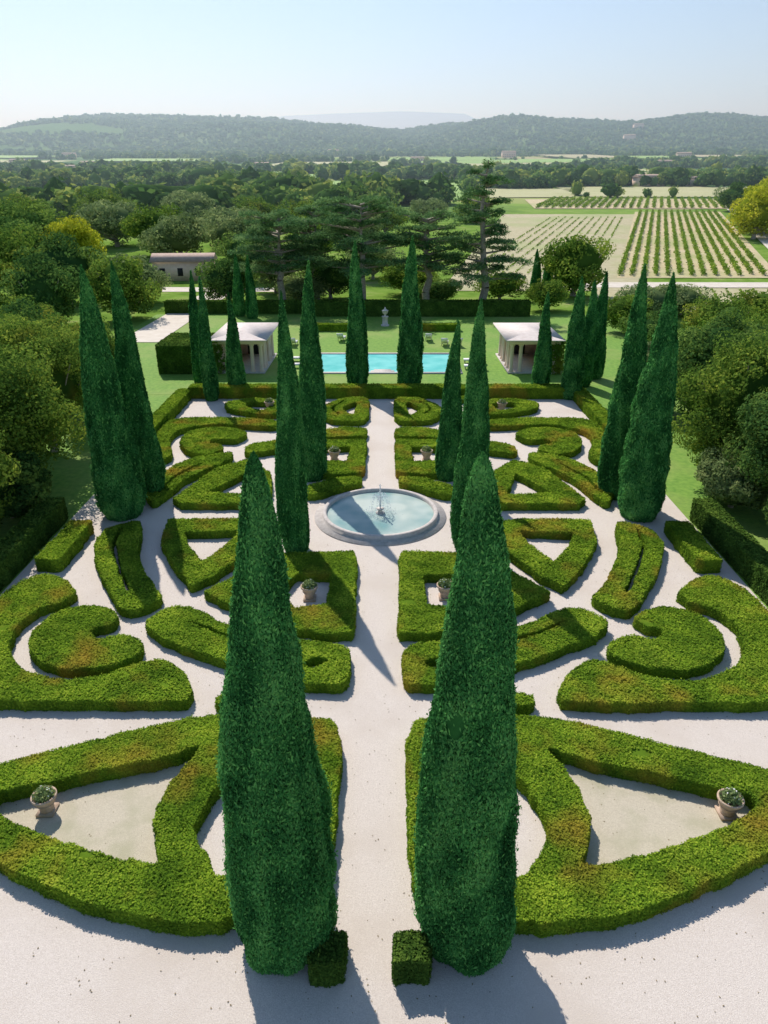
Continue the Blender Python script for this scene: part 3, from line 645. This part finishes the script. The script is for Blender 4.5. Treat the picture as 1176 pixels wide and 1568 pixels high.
def house(cx, cy, w, d_, h, rot=0):
    e = bpy.data.objects.new("farmhouse", None); COL.objects.link(e); e.location = (cx, cy, float(T(cx, cy)) - .2); e.rotation_euler[2] = rot
    obj("walls", make_mesh("walls", [(*box(-w / 2, w / 2, -d_ / 2, d_ / 2, 0, h), 0, .5)], [M_STUCCO]), parent=e)
    W, Q = w / 2 + .4, d_ / 2 + .4
    V1 = np.array([(-W, -Q, h), (W, -Q, h), (W, Q, h), (-W, Q, h), (-W, 0, h + d_ * .2), (W, 0, h + d_ * .2)])
    obj("roof", make_mesh("roof", [(V1, np.array([(0, 1, 5, 4), (2, 3, 4, 5), (0, 3, 2, 1)]), 0, .5), (V1, np.array([(0, 4, 3), (1, 2, 5)]), 0, .5)], [M_TILE]), parent=e)
    wn = []
    for k in range(int(w // 3)):
        xx = -w / 2 + 1.6 + k * 3
        for zz in ([.9] if h < 4 else [.9, 3.6]):
            wn.append((*box(xx - .45, xx + .45, -d_ / 2 - .03, -d_ / 2 + .01, zz, zz + 1.3), 0, .5))
    obj("windows", make_mesh("windows", wn, [M_DARK]), parent=e)
for a in [(-35, 131, 10, 6, 3.2, .1), (150, 448, 16, 8, 5, .2), (178, 452, 10, 7, 4, -.2), (110, 520, 12, 8, 5, .3), (-260, 640, 14, 8, 6, .1), (-310, 820, 16, 8, 6, -.3), (280, 800, 18, 9, 6, .2), (40, 1000, 18, 9, 6, 0), (-120, 760, 14, 8, 6, .4), (430, 1150, 20, 10, 7, 0), (-500, 1250, 20, 10, 7, .2), (560, 1850, 26, 12, 12, 0), (640, 2050, 26, 12, 12, .3), (-100, 1500, 20, 10, 9, .3), (-420, 900, 16, 8, 6, .2), (200, 1300, 22, 10, 8, .1)]:
    house(*a)

# ------------------------------------------------------------------ pots, furniture
def pot(x, y, s=1.0):
    e = bpy.data.objects.new("terracotta_planter", None); COL.objects.link(e); e.location = (x, y, .01); e.scale = (s, s, s)
    parts = [(*box(-.3, .3, -.3, .3, 0, .1), 0, .5)]
    V1, F1 = lathe([(.2, .1), (.24, .12), (.25, .18), (.22, .22), (.30, .4), (.36, .62), (.37, .66), (.43, .68), (.44, .76), (.41, .78), (.36, .76), (.33, .66), (.01, .64)], 26); parts.append((V1, F1, 0, .5))
    for zz in (.45, .55):
        V1, F1 = lathe([(.325, zz), (.35, zz + .015), (.335, zz + .03)], 26); parts.append((V1, F1, 0, .5))
    obj("urn", make_mesh("urn", parts, [M_TERRA], True), parent=e)
    n = 700; d = norm(rng.normal(size=(n, 3))); d[:, 2] = np.abs(d[:, 2]); P = d * rng.uniform(.1, .40, (n, 1)) * [1, 1, .9] + [0, 0, .72]
    V1, F1 = leaves(P, d, .06, .7); parts = [(V1, F1, 0, np.repeat(rng.random(n), 4))]
    n = 16; d = norm(rng.normal(size=(n, 3))); d[:, 2] = np.abs(d[:, 2]); P = d * .38 * [1, 1, .9] + [0, 0, .75]; V1, F1 = leaves(P, d, .03, .4, .9); parts.append((V1, F1, 1, .5))
    obj("potted_plant", make_mesh("plant", parts, [M_TREE[2], M_WHITE]), parent=e)
for a in [(-9.1, 14.45, .78), (9.85, 14.4, .8), (-2.85, 25.6, .85), (2.85, 25.7, .85), (-2.9, 41.9, .9), (2.9, 42.0, .9), (-8.6, 52.8, .9), (9.2, 52.6, .9), (-5.5, 57.6, .9), (6, 57.6, .9)]: pot(*a)
def lounger(x, y, rot):
    e = bpy.data.objects.new("sun_lounger", None); COL.objects.link(e); e.location = (x, y, .01); e.rotation_euler[2] = rot
    parts = [(*box(-.35, .35, -.95, .35, .30, .40), 0, .5)]
    V1, F1 = box(-.35, .35, 0, .8, 0, .09); c, s = math.cos(.8), math.sin(.8); V2 = V1.copy(); V2[:, 1] = .36 + V1[:, 1] * c - V1[:, 2] * s; V2[:, 2] = .33 + V1[:, 1] * s + V1[:, 2] * c
    parts.append((V2, F1, 0, .5)); obj("cushion", make_mesh("cushion", parts, [M_WHITE]), parent=e)
    lg = [(*tube((a, b, 0), (a, b, .3), .03, .03), 0, .5) for a in (-.3, .3) for b in (-.85, .3)]
    obj("legs", make_mesh("legs", lg, [M_BARK]), parent=e)
for x in (-9.6, -8.2, -4.6, -3.4, 3.6, 5.0, 6.6, 8.0): lounger(x, 76.5 if abs(x) > 5.5 else 79, math.pi + random.uniform(-.15, .15))
for x, y in ((8.6, 66), (8.8, 68.5), (-8.6, 66.5), (-8.7, 69.2)): lounger(x, y, -1.57 if x > 0 else 1.57)
V1, F1 = lathe([(.5, 0), (.5, .15), (.34, .2), (.32, 1.0), (.42, 1.06), (.42, 1.14), (.12, 1.18), (.1, 1.35), (.3, 1.5), (.4, 1.8), (.42, 1.84), (.3, 1.86), (.12, 2.0), (.05, 2.2), (.001, 2.24)], 20)
obj("stone_urn_on_pedestal", make_mesh("stone_urn", [(V1, F1, 0, .5)], [M_STONE], True), (.2, 88, 0))
for s in (-1, 1):
    hedge("clipped_box_hedge", rect(min(s * 4, s * 9), max(s * 4, s * 9), 84.4, 85.4), h=.8, curved=False, dens=120, ls=.1)
n = 2600; P = np.column_stack([rng.uniform(-16, 16, n), rng.uniform(3, 32, n), np.full(n, .02)])
V1, F1 = leaves(P, np.tile([0, 0, 1.], (n, 1)), .022, .15, .6)
M_LIT = surf_mat("dry_leaf_litter", (.16, .12, .06), (.34, .26, .14), 9)
obj("fallen_leaves", make_mesh("fallen_leaves", [(V1, F1, 0, .5)], [M_LIT]))

# ------------------------------------------------------------------ haze lying over the valley
V1, F1 = box(-9500, 9500, 150, 15500, -30, 420)
m, nt, N, L = nodes("haze_air"); vs = N.new("ShaderNodeVolumeScatter"); vs.inputs["Color"].default_value = (.70, .90, 1, 1)
vs.inputs["Density"].default_value = .00034; vs.inputs["Anisotropy"].default_value = .4
o = N.new("ShaderNodeOutputMaterial"); L.new(vs.outputs[0], o.inputs["Volume"])
obj("atmospheric_haze", make_mesh("haze", [(V1, F1, 0, .5)], [m]))

# ------------------------------------------------------------------ light, sky, camera
sd = Vector((4.7, -10.4, -12.0)).normalized()
ld = bpy.data.lights.new("sun", 'SUN'); ld.energy = 5.0; ld.angle = math.radians(.5); ld.color = (1, .955, .88)
lo = bpy.data.objects.new("sun", ld); COL.objects.link(lo); lo.rotation_euler = sd.to_track_quat('-Z', 'Y').to_euler(); lo.location = (-30, 60, 80)
w = bpy.data.worlds.new("World"); SC.world = w; w.use_nodes = True
wn = w.node_tree.nodes; wl = w.node_tree.links
sky = wn.new("ShaderNodeTexSky"); sky.sky_type = 'NISHITA'; sky.sun_disc = False
sky.sun_elevation = math.asin(-sd.z); sky.sun_rotation = math.atan2(-sd.x, -sd.y); sky.altitude = 300
sky.air_density = 1.0; sky.dust_density = .25; sky.ozone_density = 2.2
bg = wn["Background"]; bg.inputs[1].default_value = .14; wl.new(sky.outputs[0], bg.inputs[0])
cam = bpy.data.cameras.new("camera"); cam.sensor_fit = 'VERTICAL'; cam.sensor_height = 24; cam.lens = 24 * 1087 / 1568
cam.clip_end = 40000; cam.clip_start = .1
co = bpy.data.objects.new("camera", cam); COL.objects.link(co); co.location = (.36, 0, 16); co.rotation_euler = (math.radians(65), 0, math.radians(.19))
SC.camera = co
SC.view_settings.view_transform = 'Standard'; SC.view_settings.look = 'None'; SC.view_settings.exposure = 0
